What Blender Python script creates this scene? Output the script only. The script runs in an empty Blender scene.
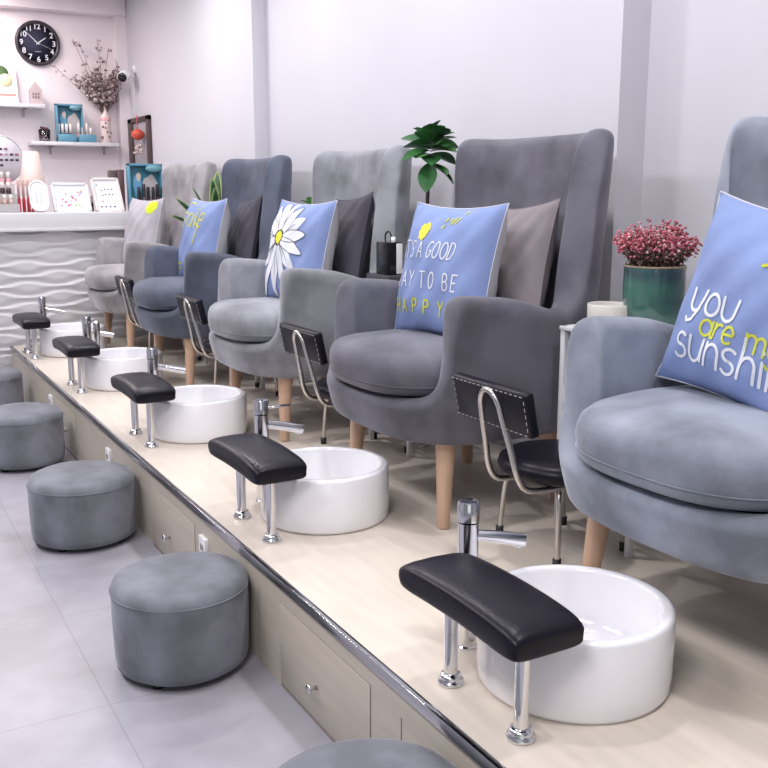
import bpy, bmesh, math, random
from math import sin, cos, pi, radians, sqrt, exp
from mathutils import Vector, Matrix

# ------------------------------------------------------------------ camera, light, exposure
sc = bpy.context.scene
col = sc.collection
PITCH = math.atan(192/954); HEAD = math.radians(29.5637)
cam_d = bpy.data.cameras.new('camera'); cam = bpy.data.objects.new('camera', cam_d); col.objects.link(cam)
cam_d.sensor_width = 36; cam_d.lens = 36*954/768; cam_d.clip_start = .05; cam_d.clip_end = 60
cam.location = (0, 0, 1.0)
cam.rotation_euler = (pi/2-PITCH, 0, -HEAD)
sc.camera = cam
sc.view_settings.view_transform = 'Standard'; sc.view_settings.look = 'None'
sc.view_settings.gamma = 1; sc.view_settings.use_curve_mapping = False
sc.view_settings.exposure = -0.12

w = bpy.data.worlds.new('daylight'); sc.world = w; w.use_nodes = True
bg = w.node_tree.nodes['Background']; bg.inputs[0].default_value = (.86, .9, 1, 1); bg.inputs[1].default_value = .30

def area(name, loc, size, power, color=(1, 1, 1), rot=(0, 0, 0), sy=None, shape='RECTANGLE'):
    d = bpy.data.lights.new(name, 'AREA'); d.energy = power; d.color = color
    d.shape = shape; d.size = size; d.size_y = sy or size
    o = bpy.data.objects.new(name, d); o.location = loc; o.rotation_euler = rot; col.objects.link(o)
    return o
CEIL = 2.5
area('added_fill_light', (-1.2, -2.3, 1.2), 2.6, 14, (.95, .97, 1), rot=(pi/2, 0, 0), sy=2.2)  # unseen fill added behind the camera to lift faces turned towards it
for y, pw in ((.3, 62), (2.4, 40), (4.4, 38), (6.2, 36)):
    area('ceiling_light', (-.5, y, CEIL-.03), .5, pw, (.97, .96, 1), sy=1.2)
for y in (.9, 2.15, 3.4, 4.6, 5.8):
    area('ceiling_spot', (1.5, y, CEIL-.03), .16, 15, (1, .98, 1), shape='DISK')
area('counter_light', (.9, 7.3, CEIL-.03), .5, 32, (1, .87, .87), sy=1.0)

# ------------------------------------------------------------------ materials
MC = {}
def mat(name, color, rough=.5, metal=0, sheen=0, noise=0, nscale=8, bump=0, bscale=60, trans=0, coat=0, stretch=None, spec=.5, tint=None, detail=4, emit=0):
    if name in MC: return MC[name]
    m = bpy.data.materials.new(name); m.use_nodes = True
    nt = m.node_tree; b = nt.nodes['Principled BSDF']
    b.inputs['Base Color'].default_value = (*color, 1); b.inputs['Roughness'].default_value = rough
    b.inputs['Metallic'].default_value = metal; b.inputs['Specular IOR Level'].default_value = spec
    b.inputs['Transmission Weight'].default_value = trans; b.inputs['Coat Weight'].default_value = coat
    if sheen:
        b.inputs['Sheen Weight'].default_value = sheen; b.inputs['Sheen Roughness'].default_value = .35
        b.inputs['Sheen Tint'].default_value = (*[min(1, c*1.6+.25) for c in color], 1)
    tc = nt.nodes.new('ShaderNodeTexCoord'); mp = nt.nodes.new('ShaderNodeMapping')
    nt.links.new(tc.outputs['Object'], mp.inputs[0])
    if stretch: mp.inputs['Scale'].default_value = stretch
    if noise:
        n = nt.nodes.new('ShaderNodeTexNoise'); n.inputs['Scale'].default_value = nscale; n.inputs['Detail'].default_value = detail
        nt.links.new(mp.outputs[0], n.inputs['Vector'])
        r = nt.nodes.new('ShaderNodeValToRGB'); lo = .40 if sheen else .32
        r.color_ramp.elements[0].position = lo; r.color_ramp.elements[1].position = 1-lo
        t = tint or color
        r.color_ramp.elements[0].color = (*[c*(1-noise) for c in t], 1)
        r.color_ramp.elements[1].color = (*[min(1, c*(1+noise)) for c in color], 1)
        nt.links.new(n.outputs[0], r.inputs[0]); nt.links.new(r.outputs[0], b.inputs['Base Color'])
    if bump:
        n2 = nt.nodes.new('ShaderNodeTexNoise'); n2.inputs['Scale'].default_value = bscale; n2.inputs['Detail'].default_value = 3
        nt.links.new(mp.outputs[0], n2.inputs['Vector'])
        bp = nt.nodes.new('ShaderNodeBump'); bp.inputs['Strength'].default_value = bump; bp.inputs['Distance'].default_value = .01
        nt.links.new(n2.outputs[0], bp.inputs['Height']); nt.links.new(bp.outputs[0], b.inputs['Normal'])
    MC[name] = m
    return m

def floor_mat():
    m = mat('floor_tile', (.35, .338, .378), .34, noise=.13, nscale=5, bump=.04, bscale=40)
    nt = m.node_tree; b = nt.nodes['Principled BSDF']
    tc = [n for n in nt.nodes if n.type == 'TEX_COORD'][0]
    mp = nt.nodes.new('ShaderNodeMapping'); mp.inputs['Location'].default_value = (.10, -.53, 0)
    nt.links.new(tc.outputs['Object'], mp.inputs[0])
    br = nt.nodes.new('ShaderNodeTexBrick'); br.offset = .5; br.offset_frequency = 2
    br.inputs['Scale'].default_value = 1; br.inputs['Brick Width'].default_value = .6; br.inputs['Row Height'].default_value = .6
    br.inputs['Mortar Size'].default_value = .0022; br.inputs['Mortar Smooth'].default_value = .2
    br.offset = 0
    br.inputs['Color1'].default_value = (1, 1, 1, 1); br.inputs['Color2'].default_value = (.97, .97, .97, 1); br.inputs['Mortar'].default_value = (.78, .78, .78, 1)
    nt.links.new(mp.outputs[0], br.inputs['Vector'])
    src = b.inputs['Base Color'].links[0].from_socket
    mx = nt.nodes.new('ShaderNodeMix'); mx.data_type = 'RGBA'; mx.blend_type = 'MULTIPLY'; mx.inputs[0].default_value = 1
    nt.links.new(src, mx.inputs[6]); nt.links.new(br.outputs[0], mx.inputs[7]); nt.links.new(mx.outputs[2], b.inputs['Base Color'])
    return m

WALL = mat('wall_paint', (.60, .59, .635), .6, noise=.012, nscale=3)
WALL2 = mat('alcove_paint', (.86, .79, .81), .6, noise=.012, nscale=3)
CEILM = mat('ceiling_paint', (.8, .8, .8), .7)
FLOOR = floor_mat()
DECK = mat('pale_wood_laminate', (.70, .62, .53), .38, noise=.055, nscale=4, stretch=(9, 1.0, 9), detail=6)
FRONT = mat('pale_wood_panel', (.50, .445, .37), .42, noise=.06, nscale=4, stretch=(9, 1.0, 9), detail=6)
GAP = mat('panel_gap', (.26, .23, .20), .8)
CHROME = mat('chrome', (.72, .72, .74), .12, metal=1)
STEEL = mat('brushed_steel', (.55, .53, .51), .25, metal=1)
TRIM = mat('steel_trim', (.50, .50, .52), .16, metal=1)
LEATH = mat('black_leather', (.007, .006, .012), .34, bump=.04, bscale=120, spec=.22, coat=0)
CER = mat('white_ceramic', (.88, .87, .90), .1, coat=.5)
CERIN = CER
WOOD = mat('beech_wood', (.56, .37, .26), .45, noise=.10, nscale=6, stretch=(6, 6, .8))
RUB = mat('black_rubber', (.012, .012, .014), .6)
WHITE = mat('white_lacquer', (.70, .70, .72), .3)
OTT = mat('ottoman_velvet', (.17, .175, .20), .8, sheen=.55, noise=.24, nscale=6, bump=.1, bscale=200, detail=7)
STITCH = mat('white_thread', (.5, .5, .52), .7)
SOCK = mat('white_plastic', (.85, .85, .87), .3)
BLUE = mat('blue_cotton', (.215, .285, .52), .85, noise=.08, nscale=6, bump=.25, bscale=18)
GREYB = mat('grey_cotton', (.62, .61, .64), .85, noise=.05, nscale=8, bump=.2, bscale=25)
CHAR = mat('charcoal_cotton', (.055, .052, .07), .85, noise=.1, nscale=8, bump=.2, bscale=25)
TAUPE = mat('taupe_cotton', (.22, .19, .20), .85, noise=.1, nscale=6, bump=.2, bscale=25)
LGREY = mat('light_grey_cotton', (.42, .40, .44), .85, noise=.08, nscale=6, bump=.3, bscale=22)
WPRINT = mat('white_print', (.74, .75, .80), .7)
YPRINT = mat('yellow_print', (.85, .72, .03), .7)
GPRINT = mat('lime_print', (.58, .60, .05), .7)
DPRINT = mat('dark_print', (.03, .03, .06), .7)

# ------------------------------------------------------------------ mesh helpers
def link(o, parent=None):
    col.objects.link(o)
    if parent: o.parent = parent
    return o
def mk(name, verts, faces, m, parent=None, smooth=True, mats=None, fm=None, loc=None, rot=None):
    me = bpy.data.meshes.new(name); me.from_pydata([tuple(v) for v in verts], [], faces); me.validate()
    for x in (mats or [m]): me.materials.append(x)
    if fm:
        for p, i in zip(me.polygons, fm): p.material_index = i
    if smooth: me.polygons.foreach_set('use_smooth', [True]*len(me.polygons))
    o = bpy.data.objects.new(name, me)
    if loc: o.location = loc
    if rot: o.rotation_euler = rot
    return link(o, parent)
def empty(name, loc, label, cat, group=None, rz=0):
    o = bpy.data.objects.new(name, None); o.location = loc; o.rotation_euler = (0, 0, rz); o.empty_display_size = .1
    col.objects.link(o); return tag(o, label, cat, group)
def tag(o, label, cat, group=None):
    o['label'] = label; o['category'] = cat
    if group: o['group'] = group
    return o
def struct(o): o['kind'] = 'structure'; return o
class MB:
    def __init__(s): s.v = []; s.f = []; s.m = []
    def add(s, v, f, mi=0):
        n = len(s.v); s.v += [tuple(p) for p in v]; s.f += [tuple(i+n for i in q) for q in f]; s.m += [mi]*len(f); return s
    def box(s, a, b, bev=0, mi=0, T=None):
        bm = bmesh.new(); bmesh.ops.create_cube(bm, size=1)
        c = [(a[i]+b[i])/2 for i in range(3)]; d = [abs(b[i]-a[i]) for i in range(3)]
        for v in bm.verts: v.co = Vector((v.co.x*d[0]+c[0], v.co.y*d[1]+c[1], v.co.z*d[2]+c[2]))
        if bev: bmesh.ops.bevel(bm, geom=bm.edges[:], offset=bev, segments=2, affect='EDGES', profile=.5)
        bm.verts.index_update()
        vs = [v.co.copy() for v in bm.verts]
        if T: vs = [T @ v for v in vs]
        fs = [[v.index for v in f.verts] for f in bm.faces]; bm.free()
        return s.add(vs, fs, mi)
    def tube(s, pts, r, n=10, closed=False, cap=True, mi=0):
        pts = [Vector(p) for p in pts]; N = len(pts)
        rr = r if isinstance(r, (list, tuple)) else [r]*N
        vs = []; fs = []; up = None
        for i, p in enumerate(pts):
            if closed: t = pts[(i+1) % N]-pts[i-1]
            else: t = pts[min(i+1, N-1)]-pts[max(i-1, 0)]
            t.normalize()
            if up is None:
                a = Vector((0, 0, 1)) if abs(t.z) < .9 else Vector((1, 0, 0)); up = t.cross(a).normalized()
            up = (up-t*up.dot(t)).normalized(); sd = t.cross(up)
            for k in range(n):
                an = 2*pi*k/n; vs.append(p+(up*cos(an)+sd*sin(an))*rr[i])
        for i in range(N if closed else N-1):
            j = (i+1) % N
            for k in range(n): fs.append((i*n+k, i*n+(k+1) % n, j*n+(k+1) % n, j*n+k))
        if cap and not closed: fs += [tuple(range(n))[::-1], tuple((N-1)*n+k for k in range(n))]
        return s.add(vs, fs, mi)
    def lathe(s, prof, c=(0, 0, 0), n=32, mi=0, T=None, caps=True):
        vs = []; fs = []
        for (r, z) in prof:
            for k in range(n): vs.append(Vector((c[0]+r*cos(2*pi*k/n), c[1]+r*sin(2*pi*k/n), c[2]+z)))
        for i in range(len(prof)-1):
            for k in range(n): fs.append((i*n+k, i*n+(k+1) % n, (i+1)*n+(k+1) % n, (i+1)*n+k))
        if caps and prof[0][0] > 1e-5: fs.append(tuple(range(n))[::-1])
        if caps and prof[-1][0] > 1e-5: fs.append(tuple((len(prof)-1)*n+k for k in range(n)))
        if T: vs = [T @ v for v in vs]
        return s.add(vs, fs, mi)
    def ball(s, c, r, n=8, mi=0, sc=(1, 1, 1)):
        pr = [(max(r*sin(pi*i/n), 1e-4 if i in (0, n) else 0), -r*cos(pi*i/n)) for i in range(n+1)]
        vs = []; fs = []
        T = Matrix.Translation(c) @ Matrix.Diagonal((*sc, 1))
        return s.lathe(pr, (0, 0, 0), n=n+2, mi=mi, T=T)
    def build(s, name, m, parent=None, smooth=True, **k):
        if isinstance(m, list): return mk(name, s.v, s.f, None, parent, smooth, mats=m, fm=s.m, **k)
        return mk(name, s.v, s.f, m, parent, smooth, **k)
def smooth_by_angle(o, a=35):
    me = o.data
    bm = bmesh.new(); bm.from_mesh(me)
    for e in bm.edges:
        if len(e.link_faces) == 2 and e.calc_face_angle(0) > radians(a): e.smooth = False
    bm.to_mesh(me); bm.free(); return o
def B(name, a, b, m, parent=None, bev=.002):
    o = MB().box(a, b, bev).build(name, m, parent); return smooth_by_angle(o, 30)
def crom(P, n=8, closed=False):
    P = [Vector(p) for p in P]; out = []; N = len(P)
    for i in range(N if closed else N-1):
        if closed: a, b, c, d = P[i-1], P[i], P[(i+1) % N], P[(i+2) % N]
        else: a, b, c, d = P[max(i-1, 0)], P[i], P[i+1], P[min(i+2, N-1)]
        for k in range(n):
            t = k/n
            out.append(.5*((2*b)+(c-a)*t+(2*a-5*b+4*c-d)*t*t+(3*b-a-3*c+d)*t**3))
    if not closed: out.append(P[-1])
    return out

# ------------------------------------------------------------------ room
FZ = -.31
def plane_box(name, a, b, m): return struct(B(name, a, b, m, bev=0))
plane_box('floor', (-4, -2.5, FZ-.1), (2.6, 8.3, FZ), FLOOR)
plane_box('ceiling', (-4, -2.5, CEIL), (2.6, 8.3, CEIL+.1), CEILM)
# right wall with two shallow steps
mb = MB(); xs = [(2.37, -2.5), (2.37, 2.42), (2.25, 2.42), (2.25, 5.35), (2.17, 5.35), (2.17, 8.1), (2.5, 8.1), (2.5, -2.5)]
n = len(xs); vs = [(x, y, FZ) for x, y in xs]+[(x, y, CEIL) for x, y in xs]
fs = [(i, (i+1) % n, (i+1) % n+n, i+n) for i in range(n)]+[tuple(range(n))[::-1], tuple(range(n, 2*n))]
struct(mk('wall_right', vs, fs, WALL, smooth=False))
plane_box('wall_back', (-4, 8.1, FZ), (2.5, 8.3, CEIL), WALL2)
plane_box('wall_left', (-4.1, 1.5, FZ), (-4, 8.3, CEIL), WALL)
plane_box('trim_1', (-2.5, 7.97, 2.37), (2.165, 8.1, CEIL), WALL2)     # bulkhead above the alcove
plane_box('trim_2', (2.085, 8.0, FZ), (2.17, 8.1, 2.37), WALL2)      # corner pilaster

# ------------------------------------------------------------------ raised platform
pf = empty('raised_platform', (.93, 3, FZ), 'long raised platform with pale wood deck, drawer front and steel edge that carries the armchairs', 'platform')
def inP(o, p=pf):
    o.parent = p; o.matrix_parent_inverse = Matrix.Translation(-Vector(p.location)); return o
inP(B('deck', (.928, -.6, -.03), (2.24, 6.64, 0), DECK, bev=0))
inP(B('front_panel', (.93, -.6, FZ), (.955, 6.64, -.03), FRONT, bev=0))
tr = inP(B('edge_trim', (.922, -.6, -.022), (.937, 6.64, .003), TRIM, bev=.001))
for y in (2.345, 1.565, 1.165, 3.56, 4.74): inP(MB().box((.9285, y-.0009, FZ), (.931, y+.0009, -.08)).build('panel_joint', GAP, smooth=False))
for i, (y, kd) in enumerate([(1.95, 1.972), (3.15, 3.177), (4.95, 4.95)]):
    d = inP(B('drawer', (.9275, y-.25, FZ+.012), (.94, y+.25, -.069), FRONT, bev=.001))
    g = MB()
    for (a, b) in (((y-.251, -.069), (y+.251, -.0678)), ((y-.2512, FZ+.01), (y-.25, -.068)), ((y+.25, FZ+.01), (y+.2512, -.068)), ((y-.25, FZ), (y+.25, FZ+.012))):
        g.box((.9284, a[0], a[1]), (.932, b[0], b[1]))
    inP(g.build('drawer_gap', GAP, smooth=False))
    k = MB().lathe([(.006, 0), (.005, .012), (.011, .017), (.0135, .021), (.0115, .025), (.002, .0265)], n=20, T=Matrix.Translation((.926, kd, -.205)) @ Matrix.Rotation(-pi/2, 4, 'Y')).build('knob', CHROME)
    k.parent = d
for y in (2.80, 4.03, 5.30, 1.2):
    s_ = inP(B('wall_socket', (.918, y-.032, -.145), (.931, y+.032, -.08), SOCK, bev=.003))
    q = MB().box((.9165, y-.012, -.124), (.919, y-.004, -.104)).box((.9165, y+.004, -.124), (.919, y+.012, -.104)).build('socket_slot', GAP, smooth=False); q.parent = s_

# ------------------------------------------------------------------ ottomans
def ottoman(cx, cy, r, h, label, seed):
    rnd = random.Random(seed); t = empty('ottoman', (cx, cy, FZ), label, 'ottoman', 'velvet ottomans along the platform')
    N = 64; prof = [(.6, .018), (.90, .018), (.965, .026), (.985, .05), (.995, .12), (1.0, .17), (.998, h-.04), (1.002, h-.03), (.985, h-.022), (.95, h-.008), (.85, h+.001), (.6, h+.006), (.3, h+.008), (.01, h+.009)]
    mb = MB(); vs = []; fs = []
    ph = rnd.random()*6
    for (a, z) in prof:
        for k in range(N):
            an = 2*pi*k/N; w_ = 1+.006*sin(3*an+ph)+.004*sin(7*an+ph*2)*(1 if z < h-.03 else .3)
            vs.append((r*a*w_*cos(an), r*a*w_*sin(an), z+.003*sin(2*an+ph)*(a if z > .1 else 0)))
    for i in range(len(prof)-1):
        for k in range(N): fs.append((i*N+k, i*N+(k+1) % N, (i+1)*N+(k+1) % N, (i+1)*N+k))
    fs += [tuple(range(N))[::-1], tuple((len(prof)-1)*N+k for k in range(N))]
    mk('cushion_body', vs, fs, OTT, t)
    MB().tube([(r*1.001*cos(2*pi*k/64), r*1.001*sin(2*pi*k/64), h-.031) for k in range(64)], .0022, 6, closed=True).build('seam_piping', OTT, t)
    for k in range(4):
        a = pi/4+k*pi/2; MB().lathe([(.016, 0), (.018, .02)], (r*.75*cos(a), r*.75*sin(a), 0), 12).build('foot', RUB, t)
OTTL = [(.722, 1.338, .195, .265, 'pale-lit grey velvet ottoman cut off by the bottom edge, nearest the camera'),
        (.738, 2.458, .189, .270, 'dark grey velvet ottoman in front of the drawer, second nearest the camera'),
        (.722, 3.614, .197, .262, 'grey velvet ottoman third nearest the camera, below the middle footrest'),
        (.695, 4.81, .195, .27, 'grey round ottoman fourth from the camera, cut by the left edge'),
        (.69, 5.97, .195, .27, 'grey ottoman farthest from the camera, mostly outside the left edge')]
for i, a in enumerate(OTTL): ottoman(*a, seed=i+3)

# ------------------------------------------------------------------ foot basins, footrests, faucets
CY = [6.15, 4.97, 3.79, 2.60, 1.417]
OFF = [(-.035, .035), (-.013, .05), (-.005, .02), (0, 0), (0, 0)]
ORD = ['farthest', 'second farthest', 'middle', 'second nearest', 'nearest']
BNAME = ['beside the wave-patterned counter', 'second from the wave-patterned counter', 'in the middle of the row', 'second from the camera', 'nearest the camera']
def basin(cy, i):
    t = empty('foot_basin', (1.26+OFF[i][0]*.6, cy+OFF[i][1]*.6, 0), 'round white ceramic foot basin ' + BNAME[i], 'basin', 'white pedicure basins')
    R_ = .202; H = .169
    prof = [(.185, 0), (.197, .003), (.201, .012), (R_, .04), (R_, H-.008), (R_-.003, H-.002), (R_-.009, H), (R_-.020, H), (R_-.025, H-.003), (R_-.027, H-.010), (R_-.030, .07), (R_-.04, .045), (R_-.065, .032), (.06, .028), (.024, .026)]
    o = MB().lathe(prof+[(.002, .026)], n=72).build('bowl', CER, t)
    MB().lathe([(.024, .0255), (.023, .029), (.018, .030), (.002, .0305)], n=24).build('drain', CHROME, t)
for i, cy in enumerate(CY): basin(cy, i)

def footrest(cy, i):
    t = empty('footrest', (1.03+OFF[i][0], cy+OFF[i][1], 0), 'black padded footrest on two chrome posts, at the basin ' + BNAME[i], 'footrest', 'black padded footrests')
    # pad
    L = .202; W = .085; vs = []; fs = []; nu, nv = 41, 32
    for iu in range(nu):
        q = -1+2*iu/(nu-1); u = math.copysign(1-(1-abs(q))**1.7, q); uu = u*L
        end = (max(0, 1-abs(u)**9))**.5
        crown = .011*(1-u*u)
        for iv in range(nv):
            a = 2*pi*iv/nv; e = .36
            cx_ = math.copysign(abs(cos(a))**e, cos(a)); cz = math.copysign(abs(sin(a))**e, sin(a))
            wd = W*(.88+.12*end); ht = .030*(.50+.50*end)
            zz = .214+crown*(1 if cz > 0 else .8)+cz*ht+(.006*(1-cx_*cx_)*end if cz > 0 else 0)
            vs.append((cx_*wd*(1 if cz > 0 else .975), uu, zz))
    for iu in range(nu-1):
        for iv in range(nv): fs.append((iu*nv+iv, (iu+1)*nv+iv, (iu+1)*nv+(iv+1) % nv, iu*nv+(iv+1) % nv))
    fs += [tuple(range(nv)), tuple((nu-1)*nv+k for k in range(nv))[::-1]]
    pd = mk('pad', vs, fs, LEATH, t)
    for dy in (-.136, .101):
        f = MB().lathe([(.0145, .004), (.0145, .200)], (-.01, dy, 0), 20).build('post', CHROME, t)
        smooth_by_angle(f)
        MB().lathe([(.0275, 0), (.0285, .004), (.027, .009), (.023, .011), (.0235, .015), (.021, .021), (.0155, .023)], (-.01, dy, 0), 28).build('post_flange', CHROME, f)
for i, cy in enumerate(CY): footrest(cy, i)

def faucet(cy, i):
    t = empty('faucet', (1.143+OFF[i][0], cy+.223+OFF[i][1]*1.4, 0), 'chrome pillar faucet at the foot basin ' + BNAME[i], 'faucet', 'chrome basin faucets')
    b = MB().lathe([(.026, 0), (.026, .003), (.023, .006), (.023, .291)], n=28).build('body', CHROME, t); smooth_by_angle(b)
    b = MB().lathe([(.021, .293), (.0245, .295), (.0245, .335), (.022, .340), (.002, .341)], n=28).build('handle', CHROME, t); smooth_by_angle(b)
    s_ = MB().tube([(.012, 0, .258), (.07, -.008, .246), (.136, -.022, .231)], [.0135, .015, .0155], 18).build('spout', CHROME, t); smooth_by_angle(s_)
    MB().lathe([(.0095, -.004), (.0095, .004)], (.124, -.019, .221), 16).build('aerator', CHROME, s_)
    if i in (3,):
        MB().tube([(.0, 0, .312), (.05, 0, .312), (.10, 0, .312)], .0048, 10).build('lever', CHROME, t)
    if i == 1:
        p2 = empty('hand_shower', (1.175, cy+.255, 0), 'chrome hand shower wand standing against the faucet at the second farthest foot basin', 'shower')
        MB().lathe([(.02, 0), (.02, .01), (.012, .02), (.011, .2), (.016, .23), (.018, .30), (.014, .315), (.002, .317)], n=18).build('wand', STEEL, p2)
for i, cy in enumerate(CY): faucet(cy, i)
# small wall stop valve by the far basin
t = MB().tube([(1.03, 6.45, .018), (.97, 6.35, .018), (.955, 6.28, .018)], .012, 10).build('drain_pipe', STEEL); tag(t, 'short steel pipe lying behind the farthest footrest near the deck edge', 'pipe')

# ------------------------------------------------------------------ armchairs
def velvet(name, c, sh=.6, n=.36): return mat(name, c, .75, sheen=sh, noise=n, nscale=3.6, bump=.1, bscale=150, detail=8)
def armchair(cy, i, m, label, rz=0, cx=1.75):
    t = empty('wingback_armchair', (cx, cy, 0), label, 'armchair', 'wingback armchairs on the platform', rz)
    # ridge: (x, y, z, thickness) for half of the tub, front centre -> back centre ; base points alongside
    K = [  # ridge x,y,z        base x,y     thick
        (-.348, .000, .396,  -.322, .000, .06),
        (-.345, .110, .396,  -.318, .105, .06),
        (-.332, .200, .398,  -.304, .188, .06),
        (-.311, .258, .405,  -.282, .240, .062),
        (-.288, .292, .420,  -.258, .270, .068),
        (-.269, .312, .460,  -.232, .290, .080),
        (-.256, .323, .545,  -.200, .303, .090),
        (-.252, .329, .648,  -.166, .312, .096),
        (-.243, .332, .694,  -.130, .318, .098),
        (-.212, .334, .709,  -.080, .322, .10),
        (-.140, .337, .704,  -.030, .324, .098),
        (-.040, .338, .694,   .030, .325, .096),
        (.060, .338, .668,   .090, .324, .095),
        (.120, .338, .652,   .140, .322, .096),
        (.165, .338, .672,   .178, .318, .098),
        (.190, .340, .750,   .200, .312, .098),
        (.200, .346, .880,   .218, .299, .096),
        (.214, .352, 1.02,   .234, .291, .094),
        (.232, .357, 1.135,  .248, .281, .094),
        (.258, .352, 1.182,  .262, .265, .092),
        (.298, .325, 1.190,  .278, .238, .088),
        (.328, .270, 1.186,  .290, .190, .088),
        (.342, .180, 1.184,  .298, .130, .088),
        (.348, .000, 1.184,  .300, .000, .088)]
    half = [Vector(k[:3]) for k in K]; hb = [Vector((k[3], k[4], k[5])) for k in K]
    full = half+[Vector((p.x, -p.y, p.z)) for p in half[-2:0:-1]]
    fb = hb+[Vector((p.x, -p.y, p.z)) for p in hb[-2:0:-1]]
    RG = crom(full, 3, True); BS = crom(fb, 3, True)
    N = len(RG); vs = []; fs = []
    rows = 0
    for q in range(N):
        r_ = RG[q]; b = BS[q]; th = b.z
        # plan normal from the base curve (outward)
        d = BS[(q+2) % N]-BS[q-2]; nrm = Vector((d.y, -d.x)).normalized()
        # orientation: make it outward
        if nrm.dot(Vector((b.x-.0, b.y))) < 0: nrm = -nrm
        nrm = Vector((nrm.x, nrm.y, 0))
        h0 = .262; top = r_.z; pts = []
        side = min(1, abs(b.y)/.25)
        def wallp(z):      # centre line of wall at height z
            f = min(1, max(0, (z-h0)/max(.02, top-h0)))
            g = f**.55 if top < .5 else f**.8
            p = Vector((b.x+(r_.x-b.x)*g, b.y+(r_.y-b.y)*g, z))
            return p
        belly = lambda z: .008*exp(-((z-.40)/.10)**2)
        pts.append(Vector((b.x*.9, b.y*.9, h0-.004)))
        c0 = wallp(h0); pts.append(c0+nrm*(th/2-.014)+Vector((0, 0, .000)))
        c0 = wallp(h0+.012); pts.append(c0+nrm*(th/2+.004)+Vector((0, 0, 0)))
        zt = top-th*.42
        for k in range(1, 8):
            z = h0+.014+(zt-h0-.014)*k/7; c0 = wallp(z); pts.append(c0+nrm*(th/2+belly(z)+.004))
        for k in range(1, 6):
            a = pi*k/6; c0 = wallp(zt); ct = wallp(top)
            cc = c0.lerp(ct, sin(a)); cc.z = zt+th*.42*sin(a)**.8
            pts.append(cc+nrm*((th/2+.004)*cos(a)))
        zb = .35 if top > .45 else top-.05
        for k in range(0, 6):
            z = zt+(zb-zt)*k/5; c0 = wallp(max(z, h0)); c0.z = z; pts.append(c0-nrm*(th/2+.004))
        rows = len(pts); vs += pts
    for q in range(N):
        j = (q+1) % N
        for k in range(rows-1): fs.append((q*rows+k, j*rows+k, j*rows+k+1, q*rows+k+1))
    fs.append(tuple(q*rows for q in range(N))); fs.append(tuple(q*rows+rows-1 for q in range(N))[::-1])
    fr = mk('upholstered_shell', vs, fs, m, t)
    me = fr.data; bm = bmesh.new(); bm.from_mesh(me); bmesh.ops.recalc_face_normals(bm, faces=bm.faces[:]); bm.to_mesh(me); bm.free()
    sub = fr.modifiers.new('s', 'SUBSURF'); sub.levels = 1; sub.render_levels = 1
    # seat deck (hidden under the cushion)
    # cushion
    lay = [(.90, .404), (.965, .407), (.992, .416), (1.0, .430), (1.004, .434), (1.003, .441), (1.012, .464), (1.005, .487), (.980, .508), (.92, .524), (.80, .536), (.55, .543), (.25, .546), (.02, .547)]
    M_ = 72; vs = []; fs = []; rnd = random.Random(i+20); ph = rnd.random()*6
    for (a, z) in lay:
        for k in range(M_):
            an = 2*pi*k/M_; ex = 2/3.2
            X = math.copysign(abs(cos(an))**ex, cos(an)); Y = math.copysign(abs(sin(an))**ex, sin(an))
            xx = -.090+X*.29*a-(.022*(1-Y*Y) if X < 0 else 0)*a; yy = Y*.300*a
            if X > 0: yy *= 1-.02*X
            vs.append((xx, yy, z+(.004*sin(3*an+ph)*a if z > .46 else 0)-(.008*max(0, X) if z > .46 else 0)))
    for q in range(len(lay)-1):
        for k in range(M_): fs.append((q*M_+k, q*M_+(k+1) % M_, (q+1)*M_+(k+1) % M_, (q+1)*M_+k))
    fs += [tuple(range(M_))[::-1], tuple((len(lay)-1)*M_+k for k in range(M_))]
    cu = mk('seat_cushion', vs, fs, m, t)
    pp = [Vector(vs[4*M_+k]) for k in range(M_)]
    MB().tube([(p.x*1.0, p.y*1.002, p.z) for p in pp], .0024, 6, closed=True).build('cushion_piping', m, cu)
    B('under_frame', (-.20, -.25, .245), (.24, .25, .30), RUB, t, bev=.01)
    for (x, y, bx, by) in ((-.215, .27, -.236, .295), (-.215, -.27, -.236, -.295), (.20, .235, .235, .26), (.20, -.235, .235, -.26)):
        l = MB().tube([(bx, by, 0), (bx+(x-bx)*.02, by+(y-by)*.02, .004), (x, y, .275)], [.0165, .0185, .0315], 20).build('leg', WOOD, t); smooth_by_angle(l, 40)
    return t
V5 = velvet('blue_grey_velvet', (.215, .235, .285)); V4 = velvet('purple_grey_velvet', (.115, .113, .138), .55)
V3 = velvet('light_grey_velvet', (.235, .24, .265)); V2 = velvet('slate_velvet', (.080, .092, .130), .5); V1 = velvet('warm_grey_velvet', (.29, .275, .285))
armchair(CY[0], 0, V1, 'pale warm-grey wingback armchair farthest from the camera, beside the counter')
armchair(CY[1]+.03, 1, V2, 'dark slate wingback armchair with the yellow-lettered blue pillow, second farthest')
armchair(CY[2], 2, V3, 'light grey wingback armchair with the daisy pillow, in the middle of the row')
armchair(CY[3], 3, V4, 'dark purplish-grey velvet wingback armchair holding the HAPPY pillow')
armchair(CY[4]-.022, 4, V5, 'blue-grey velvet wingback armchair cut off by the right edge, nearest the camera', cx=1.772)

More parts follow.
